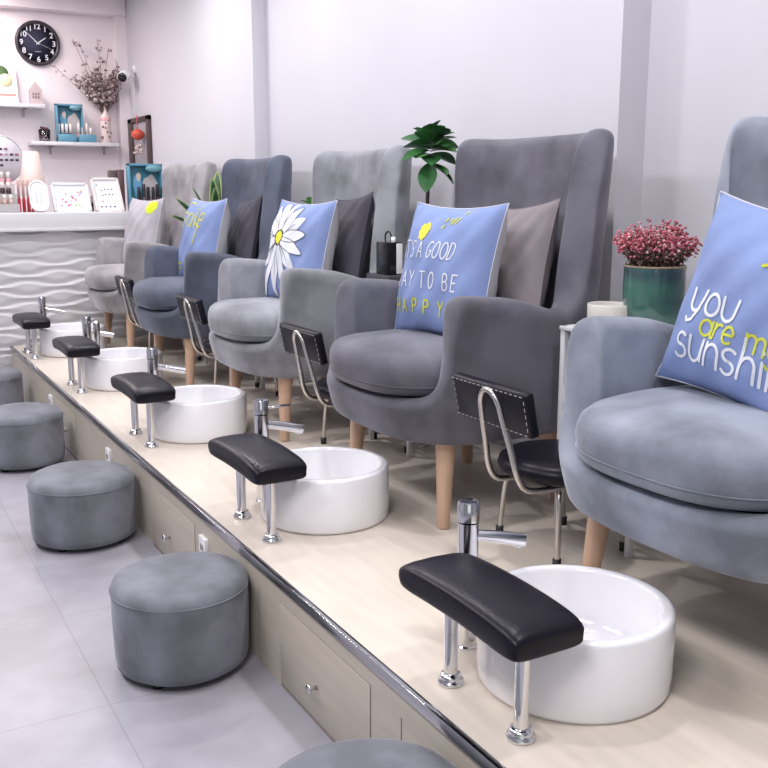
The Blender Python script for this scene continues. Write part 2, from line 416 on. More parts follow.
# ------------------------------------------------------------------ pillows with prints
def pillow(name, S, Th, front, back, loc, yaw, lean, roll, label, cat='pillow', group=None, seed=1, H=None, ear=.09):
    """local X right, Y up, Z out of the printed face"""
    H = H or S
    rnd = random.Random(seed); ph = [rnd.random()*6 for _ in range(6)]
    def P(a, b, sgn, lift=0):
        x = a*S/2*(1-ear*(1-b*b)*abs(a)); y = b*H/2*(1-ear*(1-a*a)*abs(b))
        th = Th/2*max(0, (1-abs(a)**2.4)*(1-abs(b)**2.4))**.52
        wr = .006*sin(6*a+3*b+ph[0])*sin(4*b-2*a+ph[1])+.003*sin(13*a-9*b+ph[2])
        edge = min(1, 6*(1-abs(a)))*min(1, 6*(1-abs(b)))
        return Vector((x, y, sgn*(th+wr*edge)*(.88 if sgn > 0 else 1.15)+lift))
    out = Vector((-cos(yaw), -sin(yaw), 0)); up = Vector((0, 0, 1)); right = up.cross(out)
    R3 = Matrix((right, up, out)).transposed().to_4x4()
    T = Matrix.Translation(loc) @ R3 @ Matrix.Rotation(-lean, 4, 'X') @ Matrix.Rotation(roll, 4, 'Z')
    t = bpy.data.objects.new(name, None); t.empty_display_size = .1; t.matrix_world = T; col.objects.link(t); tag(t, label, cat, group)
    n = 33
    for sg, nm, mt in ((1, 'front_cover', front), (-1, 'back_cover', back)):
        vs = [P(-1+2*i/(n-1), -1+2*j/(n-1), sg) for i in range(n) for j in range(n)]
        fs = []
        for i in range(n-1):
            for j in range(n-1):
                q = (i*n+j, (i+1)*n+j, (i+1)*n+j+1, i*n+j+1); fs.append(q if sg > 0 else q[::-1])
        mk(nm, vs, fs, mt, t)
    edge = [P(a, -1, 1) for a in [-1+k/12 for k in range(24)]]+[P(1, a, 1) for a in [-1+k/12 for k in range(24)]]+[P(-a, 1, 1) for a in [-1+k/12 for k in range(24)]]+[P(-1, -a, 1) for a in [-1+k/12 for k in range(24)]]
    MB().tube(edge, .002, 6, closed=True).build('edge_seam', back, t)
    def surf(x, y, lift=.0022):   # metres on the face -> point
        return P(max(-1, min(1, x/(S/2))), max(-1, min(1, y/(H/2))), 1, lift)
    return t, surf
def strokes(name, polys, wd, m, parent, surf, lift=.0022):
    mb = MB()
    for pl in polys:
        pts = []
        for (a, b) in zip(pl[:-1], pl[1:]):
            k = max(1, int(math.hypot(b[0]-a[0], b[1]-a[1])/.006))
            pts += [(a[0]+(b[0]-a[0])*i/k, a[1]+(b[1]-a[1])*i/k) for i in range(k)]
        pts.append(pl[-1])
        L = []; 
        for i, p in enumerate(pts):
            q0 = pts[max(0, i-1)]; q1 = pts[min(len(pts)-1, i+1)]; dx, dy = q1[0]-q0[0], q1[1]-q0[1]; l = math.hypot(dx, dy) or 1
            nx, ny = -dy/l*wd/2, dx/l*wd/2
            L.append(surf(p[0]+nx, p[1]+ny, lift)); L.append(surf(p[0]-nx, p[1]-ny, lift))
        mb.add(L, [(2*i, 2*i+1, 2*i+3, 2*i+2) for i in range(len(pts)-1)])
        for p in (pl[0], pl[-1]):
            c = [surf(p[0]+wd/2*cos(k*pi/4), p[1]+wd/2*sin(k*pi/4), lift) for k in range(8)]; mb.add(c, [tuple(range(8))])
    return mb.build(name, m, parent)
def arc(cx, cy, rx, ry, a0, a1, n=14): return [(cx+rx*cos(radians(a0+(a1-a0)*k/n)), cy+ry*sin(radians(a0+(a1-a0)*k/n))) for k in range(n+1)]
GL = {  # unit height 1, (width, polylines)
 'I': (.16, [[(.08, 0), (.08, 1)]]), 'T': (.5, [[(0, 1), (.5, 1)], [(.25, 1), (.25, 0)]]),
 "'": (.12, [[(.07, 1), (.05, .8)]]),
 'S': (.46, [arc(.23, .75, .21, .25, 30, 270)+arc(.23, .25, .21, .25, 90, -150)]),
 'A': (.5, [[(0, 0), (.25, 1), (.5, 0)], [(.09, .33), (.41, .33)]]),
 'G': (.5, [arc(.25, .5, .23, .5, 50, 350, 20)+[(.3, .42)]]), 'O': (.48, [arc(.24, .5, .22, .5, 0, 360, 20)]),
 'D': (.48, [[(.03, 0), (.03, 1)], [(.03, 1), (.2, 1)]+arc(.2, .5, .25, .5, 90, -90, 12)+[(.03, 0)]]),
 'Y': (.5, [[(0, 1), (.25, .5), (.5, 1)], [(.25, .5), (.25, 0)]]),
 'B': (.46, [[(.03, 0), (.03, 1)], [(.03, 1), (.2, 1)]+arc(.2, .76, .2, .24, 90, -90, 8)+[(.03, .52)], [(.2, .52)]+arc(.2, .26, .23, .26, 90, -90, 8)+[(.03, 0)]]),
 'E': (.42, [[(.4, 1), (.03, 1), (.03, 0), (.4, 0)], [(.03, .5), (.34, .5)]]),
 'H': (.5, [[(.03, 0), (.03, 1)], [(.47, 0), (.47, 1)], [(.03, .5), (.47, .5)]]),
 'P': (.48, [[(.03, 0), (.03, 1)], [(.03, 1), (.2, 1)]+arc(.2, .74, .24, .26, 90, -90, 8)+[(.03, .48)]]),
 'y': (.62, [[(.06, .62)]+arc(.28, .22, .22, .22, 180, 330, 8), [(.55, .66), (.42, 0), (.3, -.28), (.1, -.36), (.02, -.26)]]),
 'o': (.62, [arc(.3, .32, .26, .32, 0, 360, 20)]), 'u': (.64, [[(.05, .64)]+arc(.29, .25, .24, .25, 180, 350, 10)+[(.56, .66)], [(.56, .66), (.56, .05)]]),
 'U': (.64, [[(.05, .64)]+arc(.29, .25, .24, .25, 180, 350, 10)+[(.58, .66)]]),
 'a': (.6, [arc(.28, .3, .24, .3, 20, 340, 16), [(.54, .6), (.54, .1), (.6, 0)]]), 'r': (.42, [[(.06, .6), (.06, 0)], [(.06, .35)]+arc(.26, .35, .18, .25, 170, 60, 8)]),
 'e': (.54, [[(.06, .32), (.48, .34)]+arc(.27, .32, .22, .32, 10, 310, 16)]),
 'm': (.9, [[(.06, .62), (.06, 0)], [(.06, .35)]+arc(.25, .4, .18, .22, 170, 0, 8)+[(.43, 0)], [(.43, .35)]+arc(.62, .4, .19, .22, 170, 0, 8)+[(.81, 0)]]),
 's': (.5, [arc(.24, .49, .19, .16, 40, 270, 10)+arc(.24, .16, .2, .17, 90, -150, 10)]),
 'n': (.58, [[(.06, .62), (.06, 0)], [(.06, .35)]+arc(.29, .38, .22, .24, 170, 0, 8)+[(.51, 0)]]),
 'h': (.58, [[(.06, 1.05), (.06, 0)], [(.06, .35)]+arc(.29, .38, .22, .24, 170, 0, 8)+[(.51, 0)]]),
 'i': (.2, [[(.08, .62), (.08, 0)], [(.08, .84), (.085, .86)]]),
 'l': (.22, [[(.08, 1.05), (.08, 0)]]), ' ': (.3, [])}
def text_strokes(txt, x0, y0, h, gap, slant=0, rot=0, wsc=1):
    out = []; x = 0; prev = None
    for ch in txt:
        wdt, pls = GL[ch]
        for pl in pls:
            q = []
            for (a, b) in pl:
                X = (x+(a*wsc+slant*b)*h); Y = b*h
                q.append((x0+X*cos(rot)-Y*sin(rot), y0+X*sin(rot)+Y*cos(rot)))
            out.append(q)
        x += (wdt*wsc+gap)*h
    return out
def blob(name, cx, cy, rx, ry, m, parent, surf, seed=0, jag=.12, lift=.0024, n=28):
    rnd = random.Random(seed); mb = MB(); rings = 4; vs = [surf(cx, cy, lift)]
    js = [1+rnd.uniform(-jag, jag) for _ in range(n)]
    for r_ in range(1, rings+1):
        for k in range(n): a = 2*pi*k/n; vs.append(surf(cx+rx*js[k]*r_/rings*cos(a), cy+ry*js[k]*r_/rings*sin(a), lift))
    fs = [(0, 1+k, 1+(k+1) % n) for k in range(n)]
    for r_ in range(rings-1):
        for k in range(n): fs.append((1+r_*n+k, 1+(r_+1)*n+k, 1+(r_+1)*n+(k+1) % n, 1+r_*n+(k+1) % n))
    return mb.add(vs, fs).build(name, m, parent)

# HAPPY pillow (armchair 4)
p4, s4 = pillow('throw_pillow', .46, .185, BLUE, GREYB, (1.735, 2.635, .742), radians(6), radians(13), radians(0), 'blue throw pillow lettered HAPPY in yellow, on the dark purplish-grey armchair', seed=4)
def words(name, txt, x0, y0, h, gap, wd, m, p, sf, wsc=1, slant=0):
    x = x0
    for wd_ in txt.split(' '):
        strokes(name, text_strokes(wd_, x, y0, h, gap, slant, 0, wsc), wd, m, p, sf)
        x += sum((GL[c][0]*wsc+gap)*h for c in wd_)+(.3*wsc+gap)*h
words('white_word', "IT'S A GOOD", -.195, .032, .056, .10, .0046, WPRINT, p4, s4, slant=.1)
words('white_word', "DAY TO BE", -.196, -.068, .053, .31, .0052, WPRINT, p4, s4)
words('yellow_word', "HAPPY", -.190, -.158, .048, .80, .0070, GPRINT, p4, s4, wsc=1.05)
blob('yellow_sun', -.075, .125, .032, .034, YPRINT, p4, s4, 1)
rn = random.Random(2); mbs = []
for k in range(8):
    x = .01+k*.011+rn.uniform(-.01, .01); y = .15+k*.004+rn.uniform(-.018, .018); mbs.append([(x, y), (x+.008, y+.011)])
strokes('yellow_dashes', mbs, .006, GPRINT, p4, s4)
# sunshine pillow (armchair 5)
p5, s5 = pillow('throw_pillow', .46, .185, BLUE, GREYB, (1.755, 1.405, .745), radians(0), radians(13), radians(-9), 'large blue throw pillow lettered "you are my sunshine", on the nearest armchair', seed=5)
words('white_word', "yoU", -.150, -.045, .078, .03, .0078, WPRINT, p5, s5, wsc=1.05)
words('yellow_word', "are my", -.090, -.093, .062, .03, .0066, GPRINT, p5, s5, wsc=1.1)
words('white_word', "sunshine", -.158, -.162, .092, .03, .0078, WPRINT, p5, s5, wsc=.93)
strokes('yellow_rays', [[(.025, .095), (.075, .118)]], .008, GPRINT, p5, s5)
# daisy pillow (armchair 3)
p3, s3 = pillow('throw_pillow', .46, .185, BLUE, GREYB, (1.735, 3.805, .742), radians(6), radians(13), radians(0), 'blue throw pillow printed with a big white daisy, on the middle armchair', seed=6)
dc = (-.055, .05)
petals = []
rn = random.Random(9)
pm = MB(); ol = []
for k in range(15):
    a = 2*pi*k/15+.1; L = .175+.035*rn.random()+(.09 if -2.2 < math.atan2(sin(a), cos(a)) < -1.0 else 0)
    W_ = .025+.007*rn.random(); c, s_ = cos(a), sin(a); pts = []
    for q in range(21):
        f = q/20; wd = W_*sin(pi*min(1, f**.9))**.7 if 0 < f < 1 else 0
        pts.append((f*L+.014, wd))
    up_ = [(dc[0]+x*c-y*s_, dc[1]+x*s_+y*c) for x, y in pts]; dn = [(dc[0]+x*c+y*s_, dc[1]+x*s_-y*c) for x, y in pts]
    lim = lambda p: (max(-.222, min(.222, p[0])), max(-.222, min(.222, p[1])))
    up_ = [lim(p) for p in up_]; dn = [lim(p) for p in dn]
    lf = .0022+.0004*(k % 3)
    v = []
    for p, q in zip(up_, dn):
        m_ = ((p[0]+q[0])/2, (p[1]+q[1])/2); v += [s3(*p, lf), s3(*m_, lf), s3(*q, lf)]
    f = []
    for q in range(20): f += [(3*q, 3*q+3, 3*q+4, 3*q+1), (3*q+1, 3*q+4, 3*q+5, 3*q+2)]
    pm.add(v, f)
    if k % 2 == 0: ol += [up_, dn]
    else: ol += [[(dc[0]+x*c, dc[1]+x*s_) for x, y in pts[2:14]]]
pm.build('daisy_petals', WPRINT, p3)
strokes('petal_outline', ol, .0026, DPRINT, p3, s3, .0036)
blob('daisy_centre_rim', dc[0], dc[1], .036, .038, DPRINT, p3, s3, 3, .08, .0040)
blob('daisy_centre', dc[0], dc[1], .026, .029, YPRINT, p3, s3, 4, .05, .0046)
# smile pillow (armchair 2)
p2, s2 = pillow('throw_pillow', .46, .185, BLUE, GREYB, (1.73, 5.06, .742), radians(4), radians(13), 0, 'blue throw pillow with yellow script lettering, on the dark slate armchair', seed=7)
words('yellow_word', "smile", -.19, .06, .13, .02, .0095, GPRINT, p2, s2, slant=.15)
strokes('yellow_flourish', [arc(.05, .02, .03, .06, 120, -60), arc(-.12, .19, .05, .02, 180, 20), [(-.18, -.155), (-.12, -.15), (-.06, -.158)], [(-.16, -.18), (-.09, -.178)]], .009, GPRINT, p2, s2)
# pale pillow (armchair 1)
p1, s1 = pillow('throw_pillow', .45, .15, LGREY, GREYB, (1.72, 6.2, .742), radians(10), radians(12), 0, 'pale lavender-grey throw pillow with a lime spot, on the farthest armchair', seed=8)
blob('lime_spot', .155, .165, .05, .045, mat('lime_spot', (.62, .75, .02), .7), p1, s1, 5, .1)
# rear cushions
def rear(cy, m, label, y0, seed, x=1.935, yaw=-6, lean=13, z=.735, S=.41):
    pillow('back_cushion', S, .12, m, m, (x, cy+y0, z), radians(yaw), radians(lean), radians(5), label, 'cushion', seed=seed)
rear(CY[3], TAUPE, 'plain taupe cushion behind the HAPPY pillow', -.055, 11, z=.765)
rear(CY[2], CHAR, 'plain charcoal cushion behind the daisy pillow', -.045, 12, z=.785)
rear(CY[1], CHAR, 'plain charcoal cushion behind the yellow-script pillow', -.02, 13, z=.77)
rear(CY[0], mat('mid_grey_cotton', (.26, .24, .26), .85, bump=.2, bscale=25), 'plain mid-grey cushion behind the pale lime-spotted pillow', -.075, 14)
rear(CY[4], mat('blue_grey_cotton', (.30, .31, .36), .85, bump=.2, bscale=25), 'blue-grey cushion peeking over the sunshine pillow', -.06, 15, z=.765, x=1.935)

# ------------------------------------------------------------------ low black stools with chrome tube backs
def stool(cx, cy, label):
    t = empty('low_stool', (cx, cy, 0), label, 'stool', 'black stools stored between the armchairs')
    # coordinates relative to (1.70, 2.05)
    o = MB().lathe([(.10, .235), (.150, .236), (.166, .246), (.171, .260), (.167, .276), (.147, .289), (.08, .298), (.002, .300)], n=40).build('seat', LEATH, t)
    MB().lathe([(.12, .226), (.135, .230), (.135, .238), (.1, .24)], n=32).build('seat_pan', RUB, o)
    # bent tube back
    pts = []
    def bk(y, z):        # back plane leans towards the aisle with height
        return (-.255+(.50-z)*.22, y, z)
    up = [(-.058, .262), (-.050, .32), (-.046, .38), (-.043, .43)]
    loop = [(-.030, .468), (-.006, .483), (.018, .468)]
    path = [(-.02, -.10+.03, .238), (-.12, -.085, .238)]
    pr = [(-.02, .05, .222), (-.11, .052, .222), (-.175, .052, .230), bk(.050, .270), bk(.045, .34), bk(.040, .42), bk(.033, .465), bk(.010, .492), bk(-.020, .492), bk(-.043, .465), bk(-.052, .42), bk(-.066, .34), bk(-.078, .270), (-.175, -.080, .230), (-.11, -.085, .222), (-.02, -.085, .222)]
    MB().tube(crom(pr, 6), .0085, 12).build('back_tube', STEEL, t)
    T = Matrix.Translation((-.232, .0, .452)) @ Matrix.Rotation(radians(-12), 4, 'Y')
    bp = MB().box((-.012, -.165, -.060), (.018, .165, .060), .008, T=T).build('backrest', LEATH, t); smooth_by_angle(bp, 50)
    st = MB()
    for yy in [-.150+k*.02 for k in range(16)]:
        for zz in (-.052, .052): st.box((-.0128, yy, zz-.0008), (-.0118, yy+.011, zz+.0008), T=T)
    for zz in [-.04+k*.018 for k in range(5)]:
        for yy in (-.155, .155): st.box((-.0128, yy-.0008, zz), (-.0118, yy+.0008, zz+.010), T=T)
    st.build('stitching', STITCH, bp, smooth=False)
    for (bx, by) in ((-.056, .192), (-.080, -.10), (.163, .163), (.170, -.091)):
        lx, ly = (bx*.55, by*.55)
        l = MB().tube(crom([(lx*.4, ly*.4, .222), (lx*.9, ly*.9, .220), (bx*.85, by*.85, .195), (bx*.94, by*.96, .10), (bx, by, .012)], 5), .0085, 12).build('leg', STEEL, t)
        MB().lathe([(.0115, 0), (.012, .026)], (bx, by, 0), 12).build('rubber_foot', RUB, l)
SL = ['between the farthest two armchairs', 'between the second farthest and the middle armchair', 'between the middle and the dark purplish-grey armchair', 'between the dark purplish-grey and the nearest armchair']
for k, cy in enumerate([5.60, 4.41, 3.185, 1.99]):
    stool(1.69 if k > 1 else 1.67, cy, 'low black stool with bent chrome tube back, ' + SL[k])

# ------------------------------------------------------------------ white metal side shelves
def side_shelf(cx, cy, label):
    t = empty('side_shelf', (cx, cy, 0), label, 'shelf', 'white metal shelves between the armchairs')
    X0, X1, Y0, Y1, Z = 0, .31, -.152, .152, .615
    for (x, y) in ((X0, Y0), (X0, Y1), (X1, Y0), (X1, Y1)):
        B('leg', (x-.009, y-.009, 0), (x+.009, y+.009, Z), WHITE, t)
    B('top_shelf', (X0-.012, Y0-.012, Z-.012), (X1+.012, Y1+.012, Z), WHITE, t)
    for z in (.36, .09):
        X0 = 0 if z > .2 else .075
        mb = MB().box((X0, Y0, z-.012), (X1, Y0+.01, z)).box((X0, Y1-.01, z-.012), (X1, Y1, z)).box((X0-.006, Y0, z-.012), (X0+.006, Y1, z)).box((X1-.006, Y0, z-.012), (X1+.006, Y1, z))
        for k in range(1, 9): y = Y0+k*(Y1-Y0)/9; mb.tube([(X0, y, z-.005), (X1, y, z-.005)], .003, 6)
        mb.build('wire_shelf', WHITE, t, smooth=False)
    r = MB(); X0 = 0
    for k in range(3):
        c = (X0, Y1-.045-k*.105, .405)
        r.tube([(c[0], c[1]+.036*cos(a*pi/12), c[2]+.036*sin(a*pi/12)) for a in range(24)], .0045, 8, closed=True)
        r.tube([(c[0], c[1]+.017*cos(a*pi/8), c[2]+.017*sin(a*pi/8)) for a in range(16)], .0045, 8, closed=True)
    r.build('scroll_rail', WHITE, t)
SY = [5.55, 4.38, 3.22, 2.035]
for k, cy in enumerate(SY):
    side_shelf(1.835, cy-.03, 'white metal side shelf with scroll rail, ' + SL[k])
# power strip cables on the deck
for k, (cy, nm) in enumerate([(3.2, 'between the middle and the dark purplish-grey armchair'), (2.02, 'under the shelf by the nearest armchair')]):
    rn = random.Random(k+5); pts = [(1.98, cy-.02, .006)]
    for q in range(9): pts.append((2.0+rn.uniform(-.09, .10)+q*.008, cy-.30+rn.uniform(-.02, .5), .006+.003*(q % 3)))
    o = MB().tube(crom(pts, 8), .004, 8).build('power_cable', SOCK); tag(o, 'tangled white power cable on the deck ' + nm, 'cable')

# things on the shelf between armchairs 4 and 5
GLZ = mat('green_glaze', (.05, .15, .10), .12, noise=.45, nscale=3.0, tint=(.06, .12, .15), coat=.6, stretch=(1, 1, 3))
t = empty('potted_plant', (2.035, 2.01, .622), 'pink-flowered bushy plant in a glazed green pot on the shelf by the nearest armchair', 'plant')
pot = MB().lathe([(.066, 0), (.074, .004), (.079, .02), (.086, .07), (.088, .11), (.087, .155), (.088, .168), (.086, .172), (.082, .170), (.080, .150)], n=48).build('pot', GLZ, t)
MB().lathe([(.0865, .1665), (.0885, .1695), (.086, .1735), (.082, .1715), (.081, .1675)], n=48, caps=False).build('pot_rim', mat('tan_rim', (.30, .22, .15), .4), pot)
MB().lathe([(.081, .150), (.05, .156), (.002, .158)], n=30).build('soil', mat('soil', (.05, .03, .025), .9, bump=.5, bscale=80), t)
PINKS = [mat('pink_petal', (.62, .17, .22), .6), mat('deep_pink_petal', (.36, .07, .10), .6), mat('pale_pink_petal', (.74, .42, .44), .6)]
STEM = mat('reddish_stem', (.10, .04, .035), .7); LEAFG = mat('dusty_leaf', (.17, .12, .09), .7)
rn = random.Random(77); sm = MB(); fm = MB(); lm = MB()
for k in range(120):
    a = rn.uniform(0, 2*pi); rad = sqrt(rn.random()); tilt = rad*.88; L = (.143-.045*rad*rad)*rn.uniform(.72, 1.0)
    b0 = Vector((cos(a)*rad*.05, sin(a)*rad*.05, .155)); d = Vector((cos(a)*sin(tilt), sin(a)*sin(tilt), cos(tilt)))
    p1_ = b0+d*L*.5+Vector((0, 0, .008)); p2_ = b0+d*L+Vector((0, 0, .018*rad))
    sm.tube(crom([b0, p1_, p2_], 3), .0014, 4)
    for q in range(9):
        f = rn.uniform(.25, .8); p = b0.lerp(p2_, f)+Vector([rn.uniform(-.009, .009) for _ in range(3)]); lm.ball(p, rn.uniform(.0022, .0042), 4, sc=(1, .6, 1.3))
    for q in range(11):
        p = p2_+Vector([rn.gauss(0, .0085) for _ in range(3)])-d*rn.uniform(0, .03)
        fm.ball(p, rn.uniform(.0024, .0050), 4, mi=rn.choice([0, 0, 1, 2, 1]), sc=(1, 1, .8))
sm.build('stems', STEM, t); fm.build('blossom', PINKS, t); lm.build('leaves', LEAFG, t)
t = empty('ceramic_cup', (1.950, 2.095, .615), 'low cream ceramic cup beside the green pot', 'cup')
MB().lathe([(.050, 0), (.060, .003), (.065, .012), (.066, .062), (.064, .065), (.061, .062), (.055, .012), (.002, .010)], n=40).build('cup_body', mat('cream_ceramic', (.62, .59, .54), .35), t)
o = MB().tube(crom([(2.06, 1.90, .625), (2.09, 1.865, .66), (2.10, 1.85, .70), (2.11, 1.83, .725), (2.11, 1.85, .745), (2.11, 1.868, .728), (2.11, 1.86, .712)], 6), .0035, 8).build('charging_cable', SOCK)
tag(o, 'thin white cable curling up beside the green pot', 'cable')

# between armchairs 3 and 4: fig tree, black box
FIG = mat('fig_leaf', (.035, .13, .04), .35, noise=.3, nscale=14); FIG2 = mat('fig_leaf_light', (.07, .22, .06), .35, noise=.25, nscale=14)
def leaf(mb, base, d, L, W_, droop=.3, mi=0, roll=0.0, cup=.25, n=8):
    d = Vector(d).normalized(); sd = d.cross(Vector((0, 0, 1)))
    if sd.length < .1: sd = Vector((1, 0, 0))
    sd.normalize(); upv = sd.cross(d)
    Rm = Matrix.Rotation(roll, 3, d); sd = Rm @ sd; upv = Rm @ upv
    vs = []
    for i in range(n+1):
        f = i/n; c = Vector(base)+d*L*f+Vector((0, 0, -droop*L*f*f)); w_ = W_*(sin(pi*min(1, f*.97+.015))**.75)*(.65+.55*f)
        for s_ in (-1, -.5, 0, .5, 1): vs.append(c+sd*w_*s_+upv*abs(s_)*w_*cup)
    fs = []
    for i in range(n):
        for k in range(4): q = i*5+k; fs.append((q, q+1, q+6, q+5))
    k0 = len(vs); vs += [v-upv*.0012 for v in vs]
    fs += [tuple(x+k0 for x in f)[::-1] for f in fs]
    mb.add(vs, fs, mi)
t = empty('potted_tree', (2.05, 3.25, .615), 'small fig tree with a bare trunk and dark green crown behind the HAPPY pillow', 'plant')
p_ = MB().lathe([(.05, 0), (.062, .005), (.07, .11), (.066, .115), (.064, .1)], n=32).build('pot', WHITE, t)
MB().lathe([(.066, .095), (.002, .10)], n=24).build('soil', MC['soil'], t)
MB().tube(crom([(0, 0, .09), (-.004, .006, .25), (-.008, .002, .36), (-.002, 0, .47), (-.004, 0, .52)], 5), [.0095-.00015*k for k in range(21)], 10).build('trunk', mat('dark_bark', (.045, .035, .03), .8), t)
lf = MB(); rn = random.Random(5)
for (a, el, L, W_, z) in [(-150, .10, .12, .038, .53), (-110, .35, .13, .045, .55), (-60, .2, .12, .045, .54), (-20, .3, .12, .045, .55), (30, .5, .12, .05, .56), (80, .4, .12, .05, .56), (140, .5, .13, .048, .56), (180, .3, .125, .045, .55),
                          (-130, -.7, .13, .040, .50), (-80, -.25, .10, .04, .50), (-40, -.4, .10, .036, .49), (-100, .9, .11, .045, .57), (-30, 1.0, .11, .05, .57), (60, 1.1, .11, .05, .57), (160, .9, .11, .045, .57), (-160, .0, .17, .022, .545), (-70, .7, .12, .045, .575), (-120, 1.2, .10, .04, .575), (10, .75, .13, .045, .575), (-95, .15, .12, .05, .565), (-35, .55, .12, .05, .56), (-140, .65, .12, .048, .57), (-75, 1.1, .12, .05, .58), (-170, .85, .11, .045, .575), (-55, -.55, .12, .04, .505), (-120, -.15, .11, .045, .53), (-10, -.1, .11, .045, .53), (-80, .45, .13, .055, .585)]:
    a = radians(a); leaf(lf, (0, 0, z), (cos(a)*cos(el), sin(a)*cos(el), sin(el)), L, W_, .25, mi=rn.choice([0, 0, 1]), roll=rn.uniform(-.5, .5))
lf.build('leaves', [FIG, FIG2], t)
t = empty('black_charger', (1.865, 3.245, .685), 'black power adapter block with looped cord standing on a dark box', 'charger')
o = B('case', (-.035, -.045, 0), (.035, .045, .125), mat('gloss_black', (.01, .01, .012), .15), t, bev=.004)
B('white_side', (.005, -.049, .004), (.03, -.044, .120), SOCK, t, bev=.001)
MB().tube(crom([(0, .03, .12), (0, .032, .15), (0, .01, .165), (0, -.012, .15), (0, -.012, .12)], 6), .0035, 8).build('cord_loop', RUB, t)
MB().lathe([(.009, .12), (.009, .145)], (0, -.03, 0), 12).build('plug', SOCK, t)
o = B('storage_box', (1.81, 3.155, .616), (1.97, 3.335, .685), mat('dark_grey_box', (.05, .05, .06), .4), bev=.004); tag(o, 'low dark grey box under the black charger', 'box')
t = empty('ceramic_cup', (1.90, 3.115, .615), 'small beige cup beside the dark box, half hidden by the HAPPY pillow', 'cup')
MB().lathe([(.024, 0), (.028, .004), (.030, .075), (.028, .077), (.026, .074), (.024, .01), (.002, .009)], n=28).build('cup_body', MC['cream_ceramic'], t)
# small sprig between armchairs 2 and 3 and snake plant between 1 and 2
t = empty('potted_sprig', (2.07, 4.41, .615), 'small pot with a bright green sprig just above the daisy pillow', 'plant')
MB().lathe([(.035, 0), (.045, .005), (.05, .09), (.047, .092), (.045, .08)], n=28).build('pot', WHITE, t); MB().lathe([(.046, .075), (.002, .08)], n=20).build('soil', MC['soil'], t)
MB().tube(crom([(0, 0, .07), (.004, 0, .2), (0, -.01, .33)], 5), .004, 8).build('stem', FIG2, t)
lf = MB()
for a, el, L in [(0, .9, .06), (70, .3, .06), (140, .5, .055), (200, .4, .07), (-70, .3, .07), (-30, 1.2, .06), (-120, .8, .06), (40, .8, .06)]:
    a = radians(a); leaf(lf, (0, -.01, .325), (cos(a)*cos(el), sin(a)*cos(el), sin(el)), L, .016, .1)
lf.build('leaves', [mat('bright_leaf', (.12, .36, .07), .4)], t)
t = empty('snake_plant', (2.0, 5.575, .615), 'snake plant with yellow-edged leaves behind the yellow-script pillow', 'plant')
MB().lathe([(.05, 0), (.062, .005), (.07, .14), (.067, .144), (.064, .13)], n=32).build('pot', WHITE, t); MB().lathe([(.066, .125), (.002, .13)], n=20).build('soil', MC['soil'], t)
for (a, el, L, W_, ro) in [(165, .50, .30, .018, .9), (175, .80, .34, .022, .8), (120, 1.05, .36, .026, .3), (60, 1.35, .42, .036, 0), (-125, 1.42, .37, .034, 0), (40, 1.2, .38, .032, .2), (250, 1.2, .33, .030, 0), (-20, 1.15, .36, .03, .4)]:
    a = radians(a); l1 = MB(); d = (cos(a)*cos(el), sin(a)*cos(el), sin(el))
    leaf(l1, (0, 0, .12), d, L, W_, .05, roll=ro, cup=.2, n=12); e = l1.build('leaf', [mat('snake_edge', (.42, .50, .16), .4)], t)
    l2 = MB(); leaf(l2, (-.0015, -.002, .125), d, L*.96, W_*.66, .05, roll=ro, cup=.2, n=12); l3 = l2.build('leaf_centre', [mat('snake_green', (.03, .11, .045), .35, noise=.4, nscale=30)], e)
    sd = l3.modifiers.new('s', 'SOLIDIFY'); sd.thickness = .005; sd.offset = 0

# ------------------------------------------------------------------ reception counter with wave panel
ct = empty('reception_counter', (.5, 6.9, FZ), 'white reception counter with wavy relief front at the far end of the aisle', 'counter')
CT = .866
inP(B('countertop', (-1.6, 6.60, CT-.105), (2.165, 7.10, CT), WHITE, bev=.004), ct)
inP(B('counter_lip', (-1.6, 6.585, CT-.118), (2.165, 6.62, CT-.098), WHITE, bev=.003), ct)
inP(B('cabinet_body', (-1.6, 6.70, FZ), (2.165, 7.08, CT-.105), WHITE, bev=0), ct)
WV = mat('wave_panel_white', (.74, .72, .74), .28)
nx, nz = 520, 240; x0, x1, z0, z1 = -1.6, 2.165, FZ, CT-.118; vs = []; fs = []
for j in range(nz+1):
    z = z0+(z1-z0)*j/nz
    for i in range(nx+1):
        x = x0+(x1-x0)*i/nx; p = .0685
        ph = z/p+.30*sin(2*pi*x/.40+.5*sin(3*z))*cos(pi*z/p)+.08*sin(2*pi*x/.9)
        f = ph-math.floor(ph)
        h_ = (f/.72)**1.0 if f < .72 else (1-f)/.28
        h_ = .5-.5*cos(pi*h_)
        vs.append((x, 6.683-.022*h_, z))
for j in range(nz):
    for i in range(nx): a = j*(nx+1)+i; fs.append((a, a+1, a+nx+2, a+nx+1))
inP(mk('wave_panel', vs, fs, WV), ct)

